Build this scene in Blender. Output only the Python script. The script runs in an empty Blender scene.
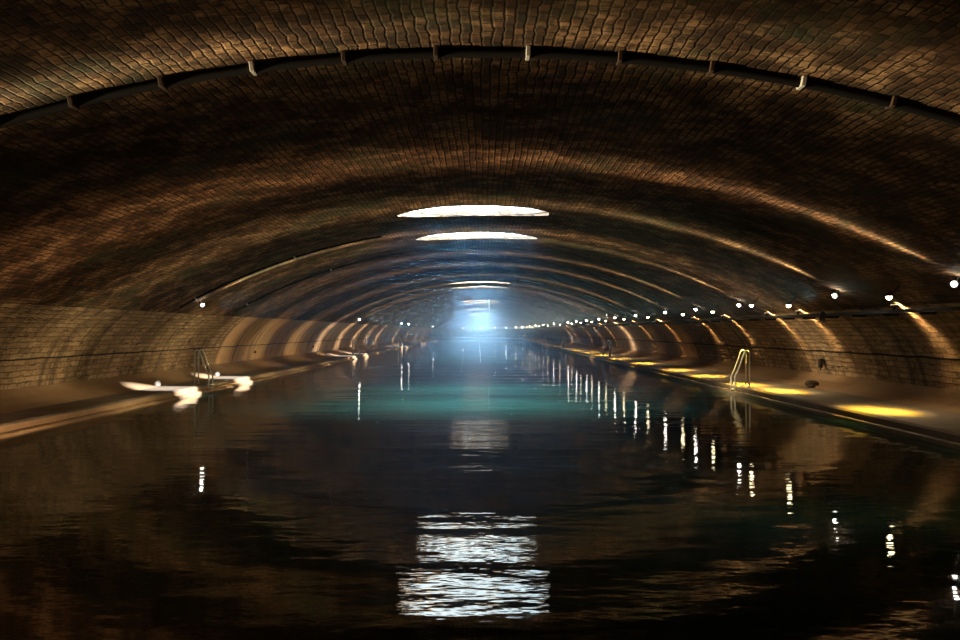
import bpy, bmesh, math, random
from mathutils import Vector, Matrix
random.seed(7)
S = bpy.context.scene
COL = S.collection
PI = math.pi

# ------------------------------------------------------------------ path of the tunnel
T0, RB = 210.0, 36.0            # straight length, radius of the bend to the left
T_BACK, T_END = -14.0, T0 + RB * 1.30
def theta(t): return max(0.0, (t - T0) / RB)
def P(t, x, z):
    if t <= T0: return Vector((x, t, z))
    a = theta(t)
    return Vector((-RB + (x + RB) * math.cos(a), T0 + (x + RB) * math.sin(a), z))

# ------------------------------------------------------------------ cross-section (metres above the water)
RV, CROWN = 19.5, 5.29
ZC = CROWN - RV
XS = 9.9                                     # springing
def vault_z(x): return ZC + math.sqrt(RV * RV - x * x)
WALLP = [(9.9, vault_z(9.9)), (10.2, 2.36), (10.5, 2.09), (10.75, 1.8), (10.95, 1.48), (11.1, 1.15), (11.2, 0.85), (11.25, 0.62)]
def wall_x(z):
    for (x0, z0), (x1, z1) in zip(WALLP, WALLP[1:]):
        if z1 <= z <= z0: return x0 + (x1 - x0) * (z0 - z) / (z0 - z1)
    return 11.25
QR, QL, QH = 8.15, -9.0, 0.25                # quay edges and height
HOLES = [27.35, 34.45, 67.2, 74.3, 108.5, 116.0, 147.0, 154.0, 185.5, 192.5]
HX, HA, HB = -0.2, 2.08, 1.15                # opening centre and half-axes

# ------------------------------------------------------------------ helpers
def link(name, bm, mat, parent=None, smooth=True, mats=None):
    me = bpy.data.meshes.new(name); bm.to_mesh(me); bm.free()
    for m in (mats or [mat]): me.materials.append(m)
    if smooth:
        for p in me.polygons: p.use_smooth = True
    o = bpy.data.objects.new(name, me); COL.objects.link(o)
    if parent: o.parent = parent
    return o
def tag(o, label=None, cat=None, group=None, kind=None):
    for k, v in (('label', label), ('category', cat), ('group', group), ('kind', kind)):
        if v: o[k] = v
    return o
def empty(name, loc, rz, label, cat, group=None):
    o = bpy.data.objects.new(name, None); COL.objects.link(o)
    o.location = loc; o.rotation_euler = (0, 0, rz); o.empty_display_size = 0.2
    return tag(o, label, cat, group)
def copy_tree(o, parent=None):
    c = o.copy(); COL.objects.link(c)
    if parent: c.parent = parent
    for ch in o.children: copy_tree(ch, c)
    return c
def tube(bm, pts, r, n=10, cap=True, radii=None):
    pts = [Vector(p) for p in pts]; rings = []
    up = Vector((0, 0, 1)); prev = None
    for i, p in enumerate(pts):
        d = (pts[min(i + 1, len(pts) - 1)] - pts[max(i - 1, 0)]).normalized()
        if prev is None:
            a = up if abs(d.dot(up)) < 0.9 else Vector((1, 0, 0))
            u = d.cross(a).normalized()
        else:
            u = (prev - d * prev.dot(d)).normalized()
        prev = u; v = d.cross(u)
        rr = radii[i] if radii else r
        rings.append([bm.verts.new(p + (u * math.cos(2 * PI * k / n) + v * math.sin(2 * PI * k / n)) * rr) for k in range(n)])
    for a, b in zip(rings, rings[1:]):
        for k in range(n): bm.faces.new((a[k], a[(k + 1) % n], b[(k + 1) % n], b[k]))
    if cap:
        bm.faces.new(list(reversed(rings[0]))); bm.faces.new(rings[-1])
def lathe(bm, prof, M=Matrix.Identity(4), n=16):
    """prof: (radius, height) pairs round local z"""
    rings = []
    for r, h in prof:
        if r < 1e-6: rings.append([bm.verts.new(M @ Vector((0, 0, h)))])
        else: rings.append([bm.verts.new(M @ Vector((r * math.cos(2 * PI * k / n), r * math.sin(2 * PI * k / n), h))) for k in range(n)])
    for a, b in zip(rings, rings[1:]):
        for k in range(n):
            k2 = (k + 1) % n
            if len(a) == 1 and len(b) > 1: bm.faces.new((a[0], b[k2], b[k]))
            elif len(b) == 1 and len(a) > 1: bm.faces.new((a[k], a[k2], b[0]))
            elif len(a) > 1: bm.faces.new((a[k], a[k2], b[k2], b[k]))
    bmesh.ops.recalc_face_normals(bm, faces=bm.faces[:])
def box(bm, c, d, M=Matrix.Identity(4), bev=0.0):
    r = bmesh.ops.create_cube(bm, size=1.0, matrix=M @ Matrix.Translation(c) @ Matrix.Diagonal((d[0], d[1], d[2], 1)))
    if bev:
        es = {e for v in r['verts'] for e in v.link_edges}
        bmesh.ops.bevel(bm, geom=list(es), offset=bev, segments=2, affect='EDGES', profile=0.5)
def aim(direction):
    return Vector(direction).to_track_quat('Z', 'Y').to_matrix().to_4x4()

# ------------------------------------------------------------------ materials
class NT:
    """tiny builder for node trees"""
    def __init__(s, tree): s.t = tree; s.t.nodes.clear()
    def n(s, typ, **kw):
        nd = s.t.nodes.new(typ)
        for k, v in kw.items():
            if k.startswith('i_'):
                key = k[2:]
                key = int(key) if key.isdigit() else key.replace('_', ' ')
                s.put(nd.inputs[key], v)
            else: setattr(nd, k, v)
        return nd
    def put(s, sock, v):
        if isinstance(v, bpy.types.NodeSocket): s.t.links.new(v, sock)
        elif isinstance(v, bpy.types.Node): s.t.links.new(v.outputs[0], sock)
        else: sock.default_value = v
    def m(s, op, a, b=None, c=None, clamp=False):
        nd = s.t.nodes.new('ShaderNodeMath'); nd.operation = op; nd.use_clamp = clamp
        s.put(nd.inputs[0], a)
        if b is not None: s.put(nd.inputs[1], b)
        if c is not None: s.put(nd.inputs[2], c)
        return nd.outputs[0]
    def step(s, v, a, b, o0=0.0, o1=1.0):
        nd = s.t.nodes.new('ShaderNodeMapRange'); nd.interpolation_type = 'SMOOTHSTEP'
        s.put(nd.inputs[0], v); nd.inputs[1].default_value = a; nd.inputs[2].default_value = b
        nd.inputs[3].default_value = o0; nd.inputs[4].default_value = o1
        return nd.outputs[0]
    def mix(s, f, a, b, typ='MIX'):
        nd = s.t.nodes.new('ShaderNodeMix'); nd.data_type = 'RGBA'; nd.blend_type = typ
        s.put(nd.inputs[0], f); s.put(nd.inputs[6], a); s.put(nd.inputs[7], b)
        return nd.outputs[2]
    def noise(s, vec, scale, detail=4, rough=0.6):
        nd = s.n('ShaderNodeTexNoise'); s.put(nd.inputs['Vector'], vec)
        nd.inputs['Scale'].default_value = scale; nd.inputs['Detail'].default_value = detail; nd.inputs['Roughness'].default_value = rough
        return nd.outputs[0]
    def scale(s, vec, sc):
        nd = s.n('ShaderNodeMapping'); s.put(nd.inputs[0], vec); nd.inputs[3].default_value = sc
        return nd.outputs[0]
def rgb(*c): return (c[0], c[1], c[2], 1.0)
def new_mat(name):
    m = bpy.data.materials.new(name); m.use_nodes = True
    return m, NT(m.node_tree)
def finish(nt, base, rough=0.8, bump=None, bstr=0.5, bdist=0.02, spec=0.3, metal=0.0, coat=None):
    p = nt.n('ShaderNodeBsdfPrincipled')
    nt.put(p.inputs['Base Color'], base); nt.put(p.inputs['Roughness'], rough)
    p.inputs['Specular IOR Level'].default_value = spec; p.inputs['Metallic'].default_value = metal
    if bump is not None:
        b = nt.n('ShaderNodeBump'); b.inputs['Strength'].default_value = bstr; b.inputs['Distance'].default_value = bdist
        nt.put(b.inputs['Height'], bump); nt.put(p.inputs['Normal'], b.outputs[0])
    o = nt.n('ShaderNodeOutputMaterial'); nt.put(o.inputs['Surface'], p.outputs[0])
    return p
def simple(name, c, rough=0.6, metal=0.0, spec=0.4, var=0.25, scale=8):
    m, nt = new_mat(name)
    tc = nt.n('ShaderNodeTexCoord').outputs['Object']
    f = nt.noise(tc, scale, 4)
    col = nt.mix(f, rgb(*[v * (1 - var) for v in c]), rgb(*[min(1, v * (1 + var)) for v in c]))
    finish(nt, col, rough, bump=f, bstr=0.15, bdist=0.01, spec=spec, metal=metal)
    return m

def brick_nodes(nt, uv, bw, bh, c1, c2, cm, mortar, warp=0.02, bias=0.0):
    """coursed masonry in metres on the (along, across) UV; slightly wobbly joints"""
    w = nt.n('ShaderNodeTexNoise'); nt.put(w.inputs['Vector'], uv); w.inputs['Scale'].default_value = 3.2; w.inputs['Detail'].default_value = 4
    sub = nt.n('ShaderNodeVectorMath', operation='SUBTRACT'); nt.put(sub.inputs[0], w.outputs[1]); sub.inputs[1].default_value = (.5, .5, .5)
    scl = nt.n('ShaderNodeVectorMath', operation='SCALE'); nt.put(scl.inputs[0], sub.outputs[0]); scl.inputs['Scale'].default_value = warp * 4
    add = nt.n('ShaderNodeVectorMath', operation='ADD'); nt.put(add.inputs[0], uv); nt.put(add.inputs[1], scl.outputs[0])
    b = nt.n('ShaderNodeTexBrick'); nt.put(b.inputs['Vector'], add.outputs[0])
    b.offset = 0.5; b.squash = 1.0
    for k, v in (('Color1', c1), ('Color2', c2), ('Mortar', cm)): nt.put(b.inputs[k], v)
    b.inputs['Scale'].default_value = 1.0; b.inputs['Mortar Size'].default_value = mortar; b.inputs['Mortar Smooth'].default_value = 0.9
    b.inputs['Bias'].default_value = bias; b.inputs['Brick Width'].default_value = bw; b.inputs['Row Height'].default_value = bh
    return b

# --- vault: old rubble brick, sooty, some pale bricks, moss near the openings
def vault_material():
    m, nt = new_mat('sooty_vault_brick')
    uv = nt.n('ShaderNodeUVMap', uv_map='UVMap').outputs[0]
    big = nt.noise(uv, 0.22, 5, 0.6)
    mid = nt.noise(uv, 1.3, 5, 0.65)
    fine = nt.noise(uv, 7.0, 6, 0.7)
    b = brick_nodes(nt, uv, 0.27, 0.118, rgb(.30, .150, .070), rgb(.055, .031, .018), rgb(.060, .036, .020), 0.020, 0.026)
    # a second per-brick random value for pale bricks
    pale = brick_nodes(nt, uv, 0.27, 0.118, rgb(1, 1, 1), rgb(0, 0, 0), rgb(0, 0, 0), 0.022, 0.020, bias=-0.80)
    pf = nt.m('MULTIPLY', nt.step(pale.outputs[0], .25, .8), nt.step(mid, .47, .62))
    c = nt.mix(nt.m('MULTIPLY', pf, 0.85), b.outputs[0], rgb(.50, .30, .155))
    c = nt.mix(nt.step(nt.noise(uv, 4.5, 5, .7), .50, .60, 0, .75), c, rgb(.075, .046, .028))
    soot = nt.step(nt.m('ADD', nt.m('MULTIPLY', big, .6), nt.m('MULTIPLY', mid, .5)), .42, .68, 0.30, 1.0)
    g = nt.n('ShaderNodeCombineColor'); [nt.put(g.inputs[i], soot) for i in range(3)]
    c = nt.mix(1.0, c, g.outputs[0], 'MULTIPLY')
    c = nt.mix(nt.step(fine, .35, .75, .0, .45), c, rgb(.05, .035, .022))
    moss = nt.m('MULTIPLY', nt.step(nt.noise(uv, .35, 4, .6), .50, .66), 0.5)
    c = nt.mix(moss, c, rgb(.050, .068, .036))
    h = nt.m('ADD', nt.m('MULTIPLY', b.outputs[1], -0.7), nt.m('ADD', nt.m('MULTIPLY', fine, .5), nt.m('MULTIPLY', mid, .8)))
    finish(nt, c, 0.85, h, 0.7, 0.035, spec=0.15)
    return m
# --- lower walls: coursed stone near the camera, rendered panels farther on
def wall_material(name, start):
    m, nt = new_mat(name)
    uv = nt.n('ShaderNodeUVMap', uv_map='UVMap').outputs[0]
    sep = nt.n('ShaderNodeSeparateXYZ'); nt.put(sep.inputs[0], uv)
    along = sep.outputs[0]; across = sep.outputs[1]
    mid = nt.noise(uv, 1.1, 5, 0.65); fine = nt.noise(uv, 6.0, 6, 0.7)
    streak = nt.noise(nt.scale(uv, (2.2, .25, 1)), 1.0, 5, .6)
    b = brick_nodes(nt, uv, 0.62, 0.155, rgb(.52, .36, .205), rgb(.28, .19, .105), rgb(.19, .12, .07), 0.026, 0.030)
    c1 = nt.mix(nt.step(fine, .4, .75, 0, .6), b.outputs[0], rgb(.09, .06, .036))
    gaps = nt.step(nt.noise(nt.scale(uv, (1.6, 7.0, 1)), 1.0, 4, .65), .56, .68)
    c1 = nt.mix(nt.m('MULTIPLY', gaps, .75), c1, rgb(.045, .03, .02))
    h1 = nt.m('ADD', nt.m('ADD', nt.m('MULTIPLY', b.outputs[1], -.6), nt.m('MULTIPLY', gaps, -1.2)), nt.m('ADD', nt.m('MULTIPLY', fine, 1.6), mid))
    # rendered panels with joints: bands every 5 m, one level joint is the cable line itself
    jw = nt.m('ABSOLUTE', nt.m('SUBTRACT', nt.m('FRACT', nt.m('DIVIDE', nt.m('SUBTRACT', along, 2.0), 5.0)), 0.5))
    joint = nt.step(jw, 0.010, 0.004)
    c2 = nt.mix(streak, rgb(.52, .33, .165), rgb(.34, .21, .105))
    c2 = nt.mix(nt.step(along, 60.0, 66.0), c2, nt.mix(streak, rgb(.62, .47, .33), rgb(.34, .24, .165)))  # render paler farther in: brightness of the lamplit far walls put into the colour
    c2 = nt.mix(nt.step(fine, .5, .8, 0, .4), c2, rgb(.20, .12, .07))
    c2 = nt.mix(nt.m('MULTIPLY', joint, .8), c2, rgb(.05, .03, .02))
    c2 = nt.mix(nt.step(nt.noise(nt.scale(uv, (1.2, .3, 1)), .7, 5, .7), .6, .72, 0, .5), c2, rgb(.52, .42, .28))
    f = nt.step(nt.m('ADD', along, nt.m('MULTIPLY', mid, .6)), start, start + .35)
    c = nt.mix(f, c1, c2)
    c = nt.mix(nt.step(nt.m('ADD', streak, nt.m('MULTIPLY', mid, .3)), .62, .82, 0, .65), c, rgb(.055, .04, .026))
    hm = nt.n('ShaderNodeMix'); hm.data_type = 'FLOAT'
    nt.put(hm.inputs[0], f); nt.put(hm.inputs[2], h1); nt.put(hm.inputs[3], nt.m('SUBTRACT', nt.m('MULTIPLY', fine, .35), joint))
    finish(nt, c, 0.85, hm.outputs[0], 0.9, 0.05, spec=0.2)
    return m
def quay_material():
    m, nt = new_mat('worn_quay_concrete')
    tc = nt.n('ShaderNodeTexCoord').outputs['Object']
    mid = nt.noise(tc, 1.2, 5, .65); fine = nt.noise(tc, 9, 6, .7)
    c = nt.mix(mid, rgb(.10, .076, .053), rgb(.30, .235, .165))
    c = nt.mix(nt.step(fine, .5, .75, 0, .5), c, rgb(.12, .09, .065))
    finish(nt, c, 0.75, nt.m('ADD', mid, nt.m('MULTIPLY', fine, .4)), .5, .03, spec=.3)
    return m
def quay_toe():
    m, nt = new_mat('brown_toe_lit_tone')
    tc = nt.n('ShaderNodeTexCoord').outputs['Object']
    mid = nt.noise(tc, 1.2, 5, .65); fine = nt.noise(tc, 9, 6, .7)
    c = nt.mix(mid, rgb(.24, .15, .08), rgb(.46, .30, .17))  # lighter brown than the quay top: lamplight put into the colour
    finish(nt, c, 0.85, nt.m('ADD', mid, nt.m('MULTIPLY', fine, .4)), .5, .03, spec=.2)
    return m
def stone_white():
    m, nt = new_mat('limewashed_well_stone')
    tc = nt.n('ShaderNodeTexCoord').outputs['Object']
    f = nt.noise(nt.scale(tc, (1, 1, .25)), 2.5, 6, .7)
    c = nt.mix(nt.step(f, .35, .7), rgb(.34, .33, .30), rgb(.10, .09, .075))
    finish(nt, c, .85, f, .6, .05, spec=.2)
    return m
def water_material():
    m, nt = new_mat('dark_green_canal_water')
    tc = nt.n('ShaderNodeTexCoord').outputs['Object']
    a = nt.noise(nt.scale(tc, (2.0, 3.0, 1)), 1.0, 3, .5)
    b = nt.noise(nt.scale(tc, (.13, .55, 1)), 1.0, 2, .5)
    h = nt.m('ADD', nt.m('MULTIPLY', a, .20), nt.m('MULTIPLY', b, 1.0))
    p = finish(nt, rgb(.006, .030, .021), 0.03, h, 1.0, 0.022, spec=0.5)
    p.inputs['IOR'].default_value = 1.33
    return m
def emit_mat(name, c, s):
    m, nt = new_mat(name)
    e = nt.n('ShaderNodeEmission'); e.inputs[0].default_value = rgb(*c); e.inputs[1].default_value = s
    o = nt.n('ShaderNodeOutputMaterial'); nt.put(o.inputs[0], e.outputs[0])
    try: m.cycles.emission_sampling = 'NONE'
    except Exception: pass
    return m
def haze_material(d, c):
    m, nt = new_mat('blue_tunnel_haze')
    v = nt.n('ShaderNodeVolumeScatter'); v.inputs['Color'].default_value = rgb(*c); v.inputs['Density'].default_value = d
    v.inputs['Anisotropy'].default_value = 0.0
    o = nt.n('ShaderNodeOutputMaterial'); nt.put(o.inputs['Volume'], v.outputs[0])
    return m

M_VAULT = vault_material()
M_WL, M_WR = wall_material('left_wall_masonry', 42.0), wall_material('right_wall_masonry', 52.0)
M_TOE = quay_toe()
M_QUAY, M_WELL, M_WATER = quay_material(), stone_white(), water_material()
M_DARK = simple('dark_cable_rubber', (.010, .009, .008), .8, spec=.15)
M_STEEL = simple('galvanised_steel', (.74, .72, .66), .40, .1)
M_LAMP = simple('lamp_housing_metal', (.045, .045, .045), .5, .4)
M_PLATE = simple('white_enamel_plate', (.65, .58, .45), .5)
M_STONE = simple('pale_bollard_stone', (.40, .37, .33), .85, spec=.2, scale=5)
M_TRAY = simple('sooty_tray_metal', (.010, .010, .009), .7, .2)
M_RUST = simple('rusty_iron', (.06, .035, .02), .8)
M_WHITE = emit_mat('lit_white_lens', (1.0, .93, .82), 60)
M_WASH = emit_mat('lit_amber_lens', (1.0, .70, .34), 2.2)
M_WARM = emit_mat('lit_warm_bulb', (1.0, .80, .46), 28)

# ------------------------------------------------------------------ vault with its round openings
def spt(s):                                   # arc length from the crown -> (x, z)
    a = s / RV
    return RV * math.sin(a), ZC + RV * math.cos(a)
S_END = RV * math.asin(XS / RV)
DU = 0.35
UG = [-S_END] + [DU * i for i in range(-29, 30)] + [S_END]
I0, I1 = UG.index(DU * -8), UG.index(DU * 8)  # the opening patch spans these columns
HL = 2.4
def build_vault():
    bm = bmesh.new(); uvl = bm.loops.layers.uv.new('UVMap'); cache = {}
    def V(s, t):
        k = (round(s, 4), round(t, 4))
        if k not in cache:
            x, z = spt(s); cache[k] = bm.verts.new(P(t, x, z))
        return cache[k]
    def F(*st):
        f = bm.faces.new([V(*q) for q in st])
        for l, q in zip(f.loops, st): l[uvl].uv = (q[1], q[0])
    ts = [T_BACK]; spans = []
    for h in HOLES: spans.append((h - HL, h + HL))
    edges = [T_BACK] + [e for sp in spans for e in sp] + [T0]
    def strip(a, b, cols, step):
        n = max(1, round((b - a) / step)); tt = [a + (b - a) * i / n for i in range(n + 1)]
        for i in range(n):
            for (c0, c1) in cols: F((UG[c0], tt[i]), (UG[c1], tt[i]), (UG[c1], tt[i + 1]), (UG[c0], tt[i + 1]))
        return tt
    allc = [(i, i + 1) for i in range(len(UG) - 1)]
    side = [(i, i + 1) for i in range(len(UG) - 1) if not (I0 <= i < I1)]
    for a, b in zip(edges[0::2], edges[1::2]): strip(a, b, allc, 1.0)
    strip(T0, T_END, allc, 1.0)
    rims = []
    for hi, (a, b) in enumerate(spans):
        tt = strip(a, b, side, 0.4); hc = (a + b) / 2
        per = [(UG[i], a) for i in range(I0, I1)] + [(UG[I1], t) for t in tt[:-1]] + [(UG[i], b) for i in range(I1, I0, -1)] + [(UG[I0], t) for t in reversed(tt[1:])]
        rnd = random.Random(hi); ph = [rnd.uniform(0, 6.28) for _ in range(4)]
        rim = []
        for (s, t) in per:
            an = math.atan2((t - hc) / HL, (s - HX) / (UG[I1] - HX) if s > HX else (s - HX) / (HX - UG[I0]))
            j = 1 + .018 * math.sin(5 * an + ph[0]) + .012 * math.sin(11 * an + ph[1]) + .008 * math.sin(19 * an + ph[2])
            hb = HB if hc < 60 else .9
            rim.append((HX + HA * j * math.cos(an), hc + hb * j * math.sin(an)))
        N, R = len(per), 4
        ring = [[(p[0] + (q[0] - p[0]) * k / R, p[1] + (q[1] - p[1]) * k / R) for p, q in zip(per, rim)] for k in range(R + 1)]
        for k in range(R):
            for i in range(N):
                i2 = (i + 1) % N
                F(ring[k][i], ring[k][i2], ring[k + 1][i2], ring[k + 1][i])
        rims.append((hc, rim))
    bmesh.ops.recalc_face_normals(bm, faces=bm.faces[:])
    if bm.faces[0].normal.z > 0: bmesh.ops.reverse_faces(bm, faces=bm.faces[:])
    o = link('ceiling', bm, M_VAULT); tag(o, 'low segmental brick vault spanning the whole canal tunnel', 'ceiling', kind='structure')
    return rims
RIMS = build_vault()

WELL_H, LIP = 0.85, 0.14
def build_well(i, hc, rim):
    bm = bmesh.new(); uvl = bm.loops.layers.uv.new('UVMap')
    lv = []
    rnd = random.Random(50 + i)
    for h, fl in ((0, 0), (LIP, 0.02), (LIP + .03, .05), (.45, .32), (WELL_H, .70)):
        row = []
        for (s, t) in rim:
            x, z = spt(s)
            d = Vector((x - HX, t - hc, 0)).normalized() * fl
            top = CROWN + h if h > LIP else z + h + (rnd.uniform(-.06, .06) if h else 0)
            if h > LIP: top = max(top, z + LIP + .02)
            row.append(bm.verts.new((x + d.x, t + d.y, top)))
        lv.append(row)
    N = len(rim)
    for k in range(len(lv) - 1):
        for j in range(N):
            f = bm.faces.new((lv[k][j], lv[k][(j + 1) % N], lv[k + 1][(j + 1) % N], lv[k + 1][j]))
            f.material_index = 0 if k == 0 else 1
            for l in f.loops: l[uvl].uv = (l.vert.co.y * .7 + l.vert.co.x * .7, l.vert.co.z)
    bmesh.ops.recalc_face_normals(bm, faces=bm.faces[:])
    o = link('skylight_well', bm, None, mats=[M_VAULT, M_WELL])
    tag(o, kind='structure', group='round daylight openings along the crown of the vault')
for i, (hc, rim) in enumerate(RIMS): build_well(i, hc, rim)

# ------------------------------------------------------------------ lower walls, quays, bed, ends
def sweep(name, prof, mat, t0=T_BACK, t1=T_END, step=1.0, flip=False, vflip=1.0, smooth=True):
    bm = bmesh.new(); uvl = bm.loops.layers.uv.new('UVMap')
    n = round((t1 - t0) / step); d = [0.0]
    for a, b in zip(prof, prof[1:]): d.append(d[-1] + math.hypot(b[0] - a[0], b[1] - a[1]))
    tt = [t0 + (t1 - t0) * i / n for i in range(n + 1)]
    vs = [[bm.verts.new(P(t, x, z)) for (x, z) in prof] for t in tt]
    for i in range(n):
        for k in range(len(prof) - 1):
            q = [(i, k), (i, k + 1), (i + 1, k + 1), (i + 1, k)]
            if flip: q.reverse()
            f = bm.faces.new([vs[a][b] for a, b in q])
            for l, (a, b) in zip(f.loops, q): l[uvl].uv = (tt[a], d[b])
    return link(name, bm, mat, smooth=smooth)
w = sweep('wall_right', WALLP + [(11.25, -.6)], M_WR, flip=False); tag(w, kind='structure')
w = sweep('wall_left', [(-x, z) for x, z in WALLP] + [(-11.25, -.6)], M_WL, flip=True); tag(w, kind='structure')
q = sweep('quay_right', [(11.25, .60), (10.95, .42), (10.55, .31), (10.1, .265), (9.2, QH + .005), (QR + .04, QH), (QR, QH - .04), (QR, .09), (QR - .09, .08), (QR - .10, .05), (QR - .10, -.6)], M_QUAY, flip=False, smooth=False)
q.data.materials.append(M_TOE)
for i, f in enumerate(q.data.polygons): f.material_index = 1 if i % 10 < 3 else 0  # sloped toe in the lighter brown, its lit look put into the colour
tag(q, 'right concrete quay with golden pools of light', 'quay', kind='structure')
q = sweep('quay_left', [(-11.25, .60), (-10.9, .46), (-10.45, .33), (-10.1, .265), (-9.5, QH + .005), (QL - .04, QH), (QL, QH - .04), (QL, .09), (QL + .09, .08), (QL + .10, .05), (QL + .10, -.6)], M_QUAY, flip=True, smooth=False)
q.data.materials.append(M_TOE)
for i, f in enumerate(q.data.polygons): f.material_index = 1 if i % 10 < 3 or i % 10 > 5 else 0  # toe and water face lighter: light from the right lamps painted in
tag(q, 'left concrete quay', 'quay', kind='structure')
bed = sweep('floor', [(-11.3, -.6), (11.3, -.6)], M_RUST, step=4); tag(bed, kind='structure')
water = sweep('canal_water', [(QL + .05, 0.0), (QR - .05, 0.0)], M_WATER, t0=T_BACK + .1, t1=T_END - .1, step=2)
tag(water, 'dark green rippled canal water reflecting the vault and lamps', 'water', kind='stuff')
def end_wall(name, t, flip):
    bm = bmesh.new(); uvl = bm.loops.layers.uv.new('UVMap')
    pr = [(-11.25, -.6)] + [(-x, z) for x, z in reversed(WALLP)] + [spt(s) for s in UG[1:-1]] + WALLP + [(11.25, -.6)]
    f = bm.faces.new([bm.verts.new(P(t, x, z)) for x, z in pr])
    for l, (x, z) in zip(f.loops, pr): l[uvl].uv = (x, z)
    if flip: f.normal_flip()
    o = link(name, bm, M_VAULT, smooth=False); tag(o, kind='structure')
end_wall('wall_back', T_BACK, False); end_wall('wall_end', T_END, True)

# ------------------------------------------------------------------ conduits crossing the vault, cables, tray
def arch_conduit(t, s0, s1, r, label, clips, mat=M_DARK):
    root = empty('arched_conduit', (0, t, 0), 0, label, 'conduit')
    bm = bmesh.new()
    pts = []
    for i in range(61):
        s = s0 + (s1 - s0) * i / 60; x, z = spt(s); a = s / RV
        pts.append((x - math.sin(a) * (r + .012), 0, z - math.cos(a) * (r + .012)))
    tube(bm, pts, r, 10); link('pipe', bm, mat, root)
    for k in range(clips):
        s = s0 + (s1 - s0) * (k + .5) / clips; a = s / RV; x, z = spt(s)
        bm = bmesh.new()
        M = Matrix.Translation((x, 0, z)) @ Matrix.Rotation(a, 4, 'Y')
        box(bm, (0, 0, -r - .01), (.05, r * 2 + .10, .012 + 2 * r), M, .008)
        box(bm, (0, r + .06, -.012), (.05, .06, .02), M)
        link('clip', bm, M_STEEL if k % 3 == 0 else M_RUST, root, smooth=False)
arch_conduit(11.55, -9.6, 9.6, .055, 'thick dark conduit clipped across the vault nearest the top of the photo', 18)
arch_conduit(31.6, -10.0, -3.2, .028, 'thin conduit climbing the left side of the vault near the nearest left spotlight', 6)
arch_conduit(38.5, -10.0, -3.0, .03, 'thin conduit climbing the left side of the vault past the second opening', 6)
arch_conduit(61.0, 2.2, 10.0, .03, 'thin pale conduit running down the right side of the vault before the third opening', 7, M_STEEL)

def run_cable(name, side, z, off, r, t0, t1, label, sag=.0, mat=M_DARK):
    bm = bmesh.new(); pts = []
    n = int((t1 - t0) / .5)
    for i in range(n + 1):
        t = t0 + (t1 - t0) * i / n
        zz = z - sag * math.sin(PI * ((t / 2.5) % 1.0))
        pts.append(P(t, side * (wall_x(zz) - off), zz))
    tube(bm, pts, r, 8)
    return tag(link(name, bm, mat), label, 'cable')
run_cable('wall_cable', 1, 1.36, .03, .022, 8, 245, 'long dark cable pinned along the right wall at waist height', .02)
run_cable('wall_cable', -1, 1.33, .03, .018, 8, 208, 'long dark cable pinned along the left wall at waist height', .015)

def cable_tray():
    root = empty('cable_tray', (0, 0, 0), 0, 'dark cable tray along the springing of the right wall under the lamps', 'cable tray')
    def rail(name, prof, mat):
        bm = bmesh.new(); t0, t1 = 8.0, 250.0; n = 242
        rows = [[bm.verts.new(P(t0 + i, x, z)) for x, z in prof] for i in range(n + 1)]
        m = len(prof)
        for i in range(n):
            for k in range(m): bm.faces.new((rows[i][k], rows[i][(k + 1) % m], rows[i + 1][(k + 1) % m], rows[i + 1][k]))
        bm.faces.new(rows[0]); bm.faces.new(rows[-1]); bmesh.ops.recalc_face_normals(bm, faces=bm.faces[:])
        link(name, bm, mat, root, smooth=False)
    rail('channel', [(9.62, 2.42), (9.86, 2.42), (9.86, 2.435), (9.64, 2.435), (9.64, 2.50), (9.62, 2.50)], M_TRAY)
    for k, (x, z, r) in enumerate(((9.68, 2.46, .024), (9.735, 2.458, .022), (9.79, 2.462, .026))):
        bm = bmesh.new(); tube(bm, [P(8 + 2 * i, x, z) for i in range(122)], r, 6); link('power_cable', bm, M_DARK, root)
    for t in range(10, 90, 2):
        bm = bmesh.new(); box(bm, (9.80, t, 2.39), (.36, .04, .05)); box(bm, (9.97, t, 2.43), (.03, .04, .12))
        link('bracket', bm, M_TRAY, root, smooth=False)
cable_tray()

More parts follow.
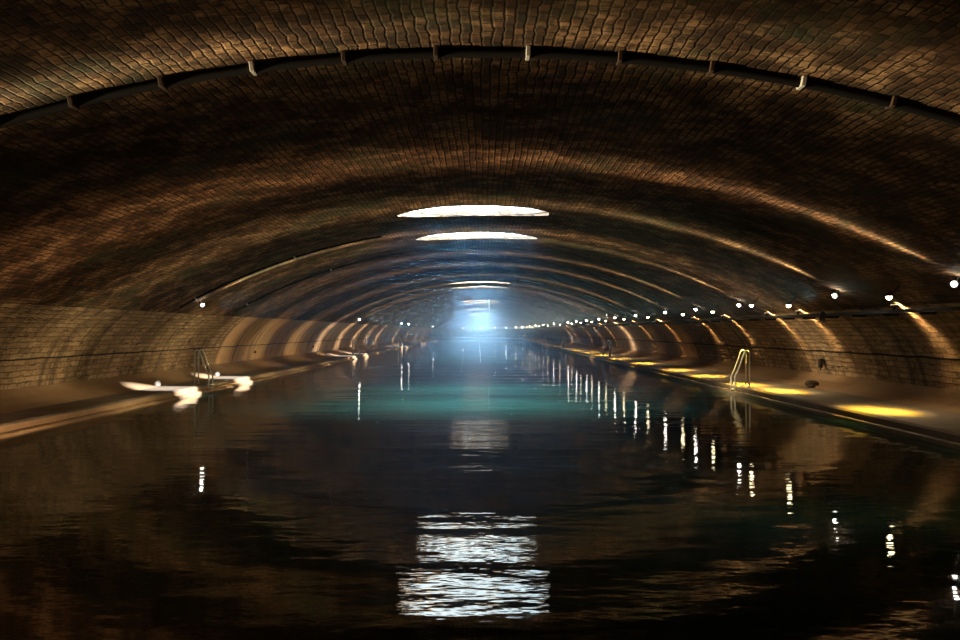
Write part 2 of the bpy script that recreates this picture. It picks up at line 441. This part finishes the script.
# ------------------------------------------------------------------ light profiles
def light_tree(L, kind, width=.11, broad=.12):
    """photometric shape of the lamp in its own axes: x away from the wall is -x, y along the tunnel, z up"""
    L.use_nodes = True; nt = NT(L.node_tree)
    d = nt.n('ShaderNodeTexCoord').outputs['Normal']
    sp = nt.n('ShaderNodeSeparateXYZ'); nt.put(sp.inputs[0], d)
    lx, y, lz = sp.outputs
    def gauss(v, w): return nt.m('EXPONENT', nt.m('MULTIPLY', nt.m('POWER', nt.m('DIVIDE', v, w), 2.0), -1.0))
    if kind == 'fan':          # thin sheet of light up and across the vault (lamp turned to face the far wall)
        x, z = lz, nt.m('MULTIPLY', lx, -1.0)
        s = nt.m('ADD', gauss(y, width), nt.m('MULTIPLY', gauss(y, .50), broad))
        s = nt.m('MULTIPLY', s, nt.m('MULTIPLY', nt.step(x, -.60, -.88), nt.m('POWER', nt.m('ABSOLUTE', x), 9.0)))
        s = nt.m('MULTIPLY', s, nt.step(z, -.30, -.16))
    elif kind == 'down':       # oval pool on the quay
        zz = nt.m('MAXIMUM', nt.m('MULTIPLY', lz, -1.0), .05)
        px, py = nt.m('ADD', nt.m('DIVIDE', lx, zz), .10), nt.m('DIVIDE', y, zz)
        e = nt.m('ADD', nt.m('POWER', nt.m('DIVIDE', px, .24), 2.0), nt.m('POWER', nt.m('DIVIDE', py, .52), 2.0))
        s = nt.m('EXPONENT', nt.m('MULTIPLY', nt.m('POWER', e, 1.5), -1.0))
        s = nt.m('ADD', s, nt.m('MULTIPLY', nt.m('EXPONENT', nt.m('MULTIPLY', e, -.10)), .07))
    else:                      # narrow strip down the wall
        s = gauss(y, .27)
    em = nt.n('ShaderNodeEmission'); nt.put(em.inputs['Strength'], s)
    if kind == 'down': nt.put(em.inputs['Color'], nt.mix(nt.step(s, .05, .30), rgb(1.0, .74, .42), rgb(1.0, .64, .09)))
    o = nt.n('ShaderNodeOutputLight'); nt.put(o.inputs[0], em.outputs[0])
def lamp_data(name, kind, power, color, width=.11, broad=.12, size=.04):
    L = bpy.data.lights.new(name, 'SPOT'); L.spot_size = math.radians({'fan': 124, 'down': 128, 'wash': 150}[kind]); L.spot_blend = .25; L.energy = power; L.color = color; L.shadow_soft_size = size
    light_tree(L, kind, width, broad); return L
FAN = lamp_data('vault_spotlight_beam', 'fan', 9500, (1.0, .80, .44))
FAN_WARM = lamp_data('warm_spotlight_beam', 'fan', 9500, (1.0, .66, .36))
FAN_NEAR = lamp_data('front_spotlight_beam', 'fan', 1050, (1.0, .66, .36))
FAN_FAR = lamp_data('far_vault_spotlight_beam', 'fan', 24000, (1.0, .80, .55), .052, .07)
FAN_L = lamp_data('left_vault_spotlight_beam', 'fan', 12500, (1.0, .82, .50), .085, .08)
FAN_L_FAR = lamp_data('far_left_spotlight_beam', 'fan', 22000, (1.0, .82, .60), .055, .03)
DOWN = lamp_data('quay_downlight_beam', 'down', 1700, (1.0, 1.0, 1.0))
WASH = lamp_data('wall_washer_beam', 'wash', 850, (1.0, .62, .27))

# ------------------------------------------------------------------ lamp fixtures
ORD = ['first', 'second', 'third', 'fourth', 'fifth', 'sixth', 'seventh', 'eighth', 'ninth', 'tenth', 'eleventh', 'twelfth', 'thirteenth', 'fourteenth', 'fifteenth', 'sixteenth', 'seventeenth', 'eighteenth', 'nineteenth', 'twentieth',
       'twenty-first', 'twenty-second', 'twenty-third', 'twenty-fourth', 'twenty-fifth', 'twenty-sixth', 'twenty-seventh', 'twenty-eighth', 'twenty-ninth', 'thirtieth', 'thirty-first', 'thirty-second', 'thirty-third', 'thirty-fourth']
def make_spot():
    """local frame: origin at the lamp, wall at +x, tunnel along y, up z"""
    root = empty('spotlight', (0, 0, 0), 0, '-', 'lamp')
    bm = bmesh.new(); tube(bm, [(.17, .05, .13), (.15, .05, .06), (.09, .05, .0)], .016, 8)
    box(bm, (.165, .05, .125), (.10, .10, .02)); link('bracket', bm, M_LAMP, root)
    bm = bmesh.new(); D = aim((-.62, -.72, .10))
    lathe(bm, [(0, -.17), (.045, -.16), (.055, -.05), (.075, .0), (.078, .02), (.066, .02), (.05, -.02), (0, -.03)], Matrix.Translation((.07, .05, -.01)) @ D, 18)
    link('housing', bm, M_LAMP, root)
    bm = bmesh.new()
    lathe(bm, [(0, -.02), (.038, .0), (.041, .03), (.036, .09), (.022, .135), (0, .15)], Matrix.Translation((.07, .05, -.01)) @ D, 18)
    link('lens', bm, M_WHITE, root)
    return root
def make_down():
    root = empty('downlight', (0, 0, 0), 0, '-', 'lamp')
    bm = bmesh.new(); tube(bm, [(.22, 0, .28), (.10, 0, .14), (.0, 0, .10)], .014, 8); box(bm, (.22, 0, .28), (.09, .09, .02)); link('bracket', bm, M_LAMP, root)
    bm = bmesh.new(); lathe(bm, [(.02, .12), (.05, .11), (.085, .07), (.10, .045), (.094, .045), (.078, .068), (.045, .10), (.02, .11)], n=18); link('lamp_shade', bm, M_LAMP, root)
    bm = bmesh.new(); lathe(bm, [(0, -.035), (.04, -.015), (.06, .01), (.066, .042), (.05, .062), (0, .072)], n=18); link('bulb', bm, M_WARM, root)
    return root
def make_washer():
    """local: stands on the cable tray, wall at +x"""
    root = empty('wall_washer', (0, 0, 0), 0, '-', 'lamp')
    bm = bmesh.new(); box(bm, (0, 0, -.02), (.05, .05, .06)); link('stand', bm, M_TRAY, root, smooth=False)
    bm = bmesh.new(); box(bm, (0, 0, .03), (.12, .24, .05), bev=.01); link('housing', bm, M_LAMP, root, smooth=False)
    bm = bmesh.new(); box(bm, (-.005, 0, .058), (.09, .20, .008), bev=.002); link('lens', bm, M_WASH, root, smooth=False)
    return root
SPOT, DOWNL, WASHER = make_spot(), make_down(), make_washer()
used = set(); nbeam = [0]
def place(kind, side, t, h, label, data, group, xo=8.95):
    src = SPOT if kind == 'W' else DOWNL
    if src not in used: r = src; used.add(src)
    else: r = copy_tree(src)
    x = side * xo
    # local mounting bracket must meet the vault: 0.34 m (spot) or 0.38 m (downlight) above the lamp
    px = xo + (.165 if kind == 'W' else .22); hh = vault_z(px) - (.125 if kind == 'W' else .285)
    r.location = P(t, x, hh); r.rotation_euler = (0, 0, theta(t) + (PI if side < 0 else 0))
    if side < 0: r.scale = (1, -1, 1)
    if t > T0: r.scale = (1.9, 1.9, 1.9); r.location.z -= .12
    r['label'] = label; r['group'] = group
    nbeam[0] += 1
    if data and not (t > 95 and nbeam[0] % 2):
        lo = bpy.data.objects.new('lamp_beam', data); COL.objects.link(lo); lo.parent = r
        lo.location = (-.06, 0, .0) if kind == 'W' else (0, 0, -.07)
        if kind == 'W': lo.rotation_euler = (0, PI / 2, 0)
    return r
near = [('W', 10.0), ('G', 15.5), ('W', 19.05), ('G', 22.0), ('W', 25.5), ('G', 29.2), ('G', 32.6), ('W', 35.0), ('G', 38.8), ('W', 42.1), ('G', 44.6), ('W', 49.1), ('G', 54.0)]
seq = list(near); t = 58.5; k = 0
while t < 206: seq.append(('W' if k % 2 == 0 else 'G', t)); t += 4.6 if t < 100 else 10.5; k += 1
BEND = [T0 + RB * a for a in (.12, .26, .40, .52, .66, .80)]
for tb in BEND: seq.append(('W', tb))
nw = ng = 0
for kind, t in seq:
    far = t > 60
    if t < 17:
        lab = 'white spotlight over the right quay just outside the photo' if kind == 'W' else 'warm downlight over the right quay just outside the photo'
    elif kind == 'W':
        lab = ('white spotlight over the right quay, %s white one from the near end' % ORD[nw]) if t <= T0 else 'white spotlight over the far bend, %s from the right' % ORD[BEND.index(t)]; nw += 1
    else:
        lab = 'warm downlight over the right quay, %s golden one from the near end' % ORD[ng]; ng += 1
    place(kind, 1, t, 0, lab, (FAN_NEAR if t < 15 else FAN_WARM if t < 22 else FAN_FAR if far else FAN) if kind == 'W' else DOWN, 'lamps along the right springing', 8.78 if t == 32.6 else 8.95)
wash = [t for k, t in seq if k == 'G' and t < 205]
for i, t in enumerate(wash):
    w = WASHER if i == 0 else copy_tree(WASHER)
    tw = t + 1.6; w.location = P(tw, 9.72, 2.56)
    w['label'] = 'small amber wall washer on the right cable tray just outside the photo' if i == 0 else 'small amber wall washer on the right cable tray, %s from the near end' % ORD[i - 1]
    w['group'] = 'wall washers on the cable tray'
    lo = bpy.data.objects.new('lamp_beam', WASH); COL.objects.link(lo); lo.parent = w; lo.location = (0, 0, .075); lo.rotation_euler = (0, math.radians(-47), 0)
nl = 0
for t in (11.0, 32.5, 74.0, 113.0, 124.0, 185.0):
    place('W', -1, t, 0, 'white spotlight over the left quay just outside the photo' if t < 15 else 'white spotlight over the left quay, %s from the near end' % ORD[nl], FAN_L if t < 60 else FAN_L_FAR, 'lamps along the left springing', 9.05)
    if t > 15: nl += 1

# ------------------------------------------------------------------ ladders at the quay edge
def make_ladder():
    """local: quay edge at x=0, water towards -x, z=0 on the quay top"""
    root = empty('quay_ladder', (0, 0, 0), 0, '-', 'ladder')
    for y in (-.23, .23):
        bm = bmesh.new()
        pts = [(.42, y, -.01), (.42, y, .5), (.42, y, 1.02)]
        for i in range(1, 7):
            a = PI * i / 7 * .82; pts.append((.42 - .09 + .09 * math.cos(a), y, 1.02 + .10 * math.sin(a)))
        pts += [(.23, y, .98), (.04, y, .46), (-.02, y, .36), (-.05, y, .25), (-.05, y, .0), (-.05, y, -.15)]
        tube(bm, pts, .024, 10); link('handrail', bm, M_STEEL, root)
    for z in (-.02, -.12):
        bm = bmesh.new(); tube(bm, [(-.05, -.23, z), (-.05, .23, z)], .016, 8); link('rung', bm, M_STEEL, root)
    for y in (-.23, .23):
        bm = bmesh.new(); lathe(bm, [(0, .0), (.06, .0), (.06, .012), (0, .014)], Matrix.Translation((.42, y, .0)), 14); link('foot_plate', bm, M_STEEL, root)
    return root
LAD = make_ladder(); first = True
def put_ladder(side, t, label):
    global first
    r = LAD if first else copy_tree(LAD); first = False
    r.location = P(t, QR if side > 0 else QL, QH); r.rotation_euler = (0, 0, theta(t) + (PI if side < 0 else 0))
    r['label'] = label; r['group'] = 'steel ladders along the quays'
for i, t in enumerate((32.3, 67.0, 102.5, 134.0, 168.0, 200.0)):
    put_ladder(1, t, 'pale steel ladder with hooped handrails on the right quay, %s from the near end' % ORD[i] if i else 'big bright steel ladder with hooped handrails on the right quay, nearest one')
for i, t in enumerate((33.0, 73.0, 112.5, 147.0, 186.0)):
    put_ladder(-1, t, 'pale steel ladder with hooped handrails on the left quay, %s from the near end' % ORD[i] if i else 'dark thin ladder with hooped handrails on the left quay, nearest one')

# ------------------------------------------------------------------ small things on the quays and walls
def lump(name, loc, size, seed, label, cat, mat, group=None):
    bm = bmesh.new(); bmesh.ops.create_icosphere(bm, subdivisions=3, radius=1.0)
    rnd = random.Random(seed); a = [rnd.uniform(0, 6.28) for _ in range(6)]
    for v in bm.verts:
        c = v.co; k = 1 + .07 * math.sin(3 * c.x + a[0]) + .06 * math.sin(4 * c.y + a[1]) + .04 * math.sin(5 * c.z + a[2])
        v.co = Vector((c.x * k * size[0], c.y * k * size[1], max(c.z * k, -.25) * size[2] + .25 * size[2]))
    o = link(name, bm, mat); o.location = loc
    return tag(o, label, cat, group)
lump('stone_bollard', (-10.2, 31.4, .27), (.11, .17, .15), 1, 'rounded pale stone bollard on the nearer sunlit patch of the left quay', 'bollard', M_STONE, 'stone bollards on the left quay')
lump('stone_bollard', (-10.2, 38.4, .27), (.11, .17, .15), 2, 'rounded pale stone bollard on the second sunlit patch of the left quay', 'bollard', M_STONE, 'stone bollards on the left quay')
def wall_box():
    root = empty('junction_box', P(32.6, 11.05, .95), 0, 'small grey junction box low on the right wall behind the nearest ladder', 'box')
    bm = bmesh.new(); box(bm, (-.03, 0, 0), (.10, .22, .30), bev=.015); link('casing', bm, M_LAMP, root, smooth=False)
    bm = bmesh.new(); box(bm, (-.085, 0, 0), (.012, .18, .26), bev=.004); link('lid', bm, M_RUST, root, smooth=False)
    bm = bmesh.new(); tube(bm, [(-.02, 0, -.14), (-.02, 0, -.24)], .016, 8); link('conduit', bm, M_DARK, root)
wall_box()
lump('stone', (10.35, 31.4, .29), (.22, .16, .15), 5, 'dark fallen stone at the foot of the right wall near the junction box', 'stone', M_RUST, 'fallen stones on the right quay')
lump('stone', (10.1, 30.7, .27), (.12, .10, .08), 6, 'smaller fallen stone lying on the right quay in front of the dark lump', 'stone', M_RUST, 'fallen stones on the right quay')
def weep(t, z, side, label):
    bm = bmesh.new()
    x = wall_x(z)
    lathe(bm, [(.055, -.05), (.075, -.05), (.075, .07), (.05, .07), (.045, -.04), (0, -.04)], Matrix.Translation(P(t, side * x, z)) @ aim((-side, 0, 0)), 14)
    tag(link('drain_pipe', bm, M_RUST), label, 'pipe', 'weep pipes in the left wall')
weep(49.0, .98, -1, 'short rusty drain pipe low in the left wall, first one past the second sunlit patch')
weep(66.0, .98, -1, 'short rusty drain pipe low in the left wall, farther one before the second ladder')

bm = bmesh.new(); tube(bm, [(.72, 103.93, 5.26), (.72, 103.93, 4.1)], .035, 8)
tag(link('hanging_pipe', bm, M_STEEL), 'thin pale pipe hanging from the vault crown just before the fifth opening', 'pipe')
bm = bmesh.new()
for k, (dr, dx) in enumerate(((.13, 0), (.12, .03), (.135, .05))):
    tube(bm, [(9.50 + dx, 28.0 + dr * math.cos(2 * PI * i / 24), 2.40 + dr * math.sin(2 * PI * i / 24)) for i in range(25)], .016, 6, cap=False)
tag(link('cable_coil', bm, simple('grey_coiled_cable', (.16, .15, .13), .6)), 'coil of grey cable hung on the edge of the right cable tray between two lamps', 'cable coil')
# ------------------------------------------------------------------ haze deep in the tunnel
def haze_body(t0, t1, n):
    arc = [(x, vault_z(x) - .16) for x in (8.5, 7, 5, 2.5, 0, -2.5, -5, -7, -8.5)]
    pr = [(-7.9, .03), (7.9, .03), (7.9, 1.5), (8.5, 1.7)] + arc + [(-8.5, 1.7), (-8.4, 1.5), (-7.9, 1.45)]
    bm = bmesh.new()
    rows = [[bm.verts.new(P(t0 + (t1 - t0) * i / n, x, z)) for x, z in pr] for i in range(n + 1)]
    m = len(pr)
    for i in range(n):
        for k in range(m): bm.faces.new((rows[i][k], rows[i][(k + 1) % m], rows[i + 1][(k + 1) % m], rows[i + 1][k]))
    bm.faces.new(rows[0]); bm.faces.new(rows[-1]); bmesh.ops.recalc_face_normals(bm, faces=bm.faces[:])
    return bm
def join_slabs(edges):
    big = bmesh.new()
    for a, b in zip(edges, edges[1:]):
        me = bpy.data.meshes.new('slab'); sb = haze_body(a, b - (.14 if b == 104 else .02), max(2, round((b - a) / 4))); sb.to_mesh(me); sb.free(); big.from_mesh(me); bpy.data.meshes.remove(me)
    return big
hz = link('haze', join_slabs([22, 31, 40, 52, 64]), haze_material(0.0017, (.24, .58, 1.0)), smooth=False)
tag(hz, 'thin blue haze hanging under the first two openings', 'haze', kind='stuff')
hz = link('haze', join_slabs([64, 70.7, 80, 92, 104, 112, 122, 134, 144, 151, 162, 174, 184, 196, 210, 226, T_END - 2]), haze_material(0.0058, (.46, .72, 1.0)), smooth=False)
tag(hz, 'dense blue haze filling the far half of the tunnel', 'haze', kind='stuff')

# ------------------------------------------------------------------ daylight
for i, h in enumerate(HOLES):
    L = bpy.data.lights.new('daylight', 'AREA'); L.shape = 'ELLIPSE'; L.size = 2 * HA + .8; L.size_y = 2 * HB + .8
    L.energy = 3000 if h < 60 else 3900 if h < 90 else 5600 if h < 130 else 5000; L.color = (.60, .82, 1.0); L.spread = math.radians(105)
    o = bpy.data.objects.new('daylight', L); COL.objects.link(o); o.location = (HX, h, CROWN + WELL_H + .02)
sun = bpy.data.lights.new('sun', 'SUN'); sun.energy = 25; sun.angle = math.radians(2.5); sun.color = (.98, .98, 1.0)
so = bpy.data.objects.new('sun', sun); COL.objects.link(so)
so.rotation_euler = Vector((-9.3, 3.2, -5.3)).to_track_quat('-Z', 'Y').to_euler()
so.location = (20, 10, 20)
W = bpy.data.worlds.new('World'); S.world = W; W.use_nodes = True
W.node_tree.nodes['Background'].inputs[0].default_value = (.6, .8, 1, 1); W.node_tree.nodes['Background'].inputs[1].default_value = .6

# ------------------------------------------------------------------ camera
cam = bpy.data.cameras.new('camera'); co = bpy.data.objects.new('camera', cam); COL.objects.link(co)
cam.sensor_width = 36; cam.lens = 37.5; cam.clip_end = 600; cam.clip_start = .05
co.location = (0, 0, 2.0)
co.rotation_euler = (PI / 2 + math.atan(11 / 1000), 0, math.atan(2 / 1000))
S.camera = co
V = S.view_settings; V.view_transform = 'Standard'; V.look = 'None'; V.exposure = 0; V.gamma = 1
try: V.use_curve_mapping = False
except Exception: pass
C = S.cycles
C.max_bounces = 5; C.diffuse_bounces = 3; C.glossy_bounces = 3; C.volume_bounces = 0; C.transmission_bounces = 2
C.sample_clamp_indirect = 2; C.caustics_reflective = False; C.caustics_refractive = False
C.use_denoising = True; C.use_adaptive_sampling = False
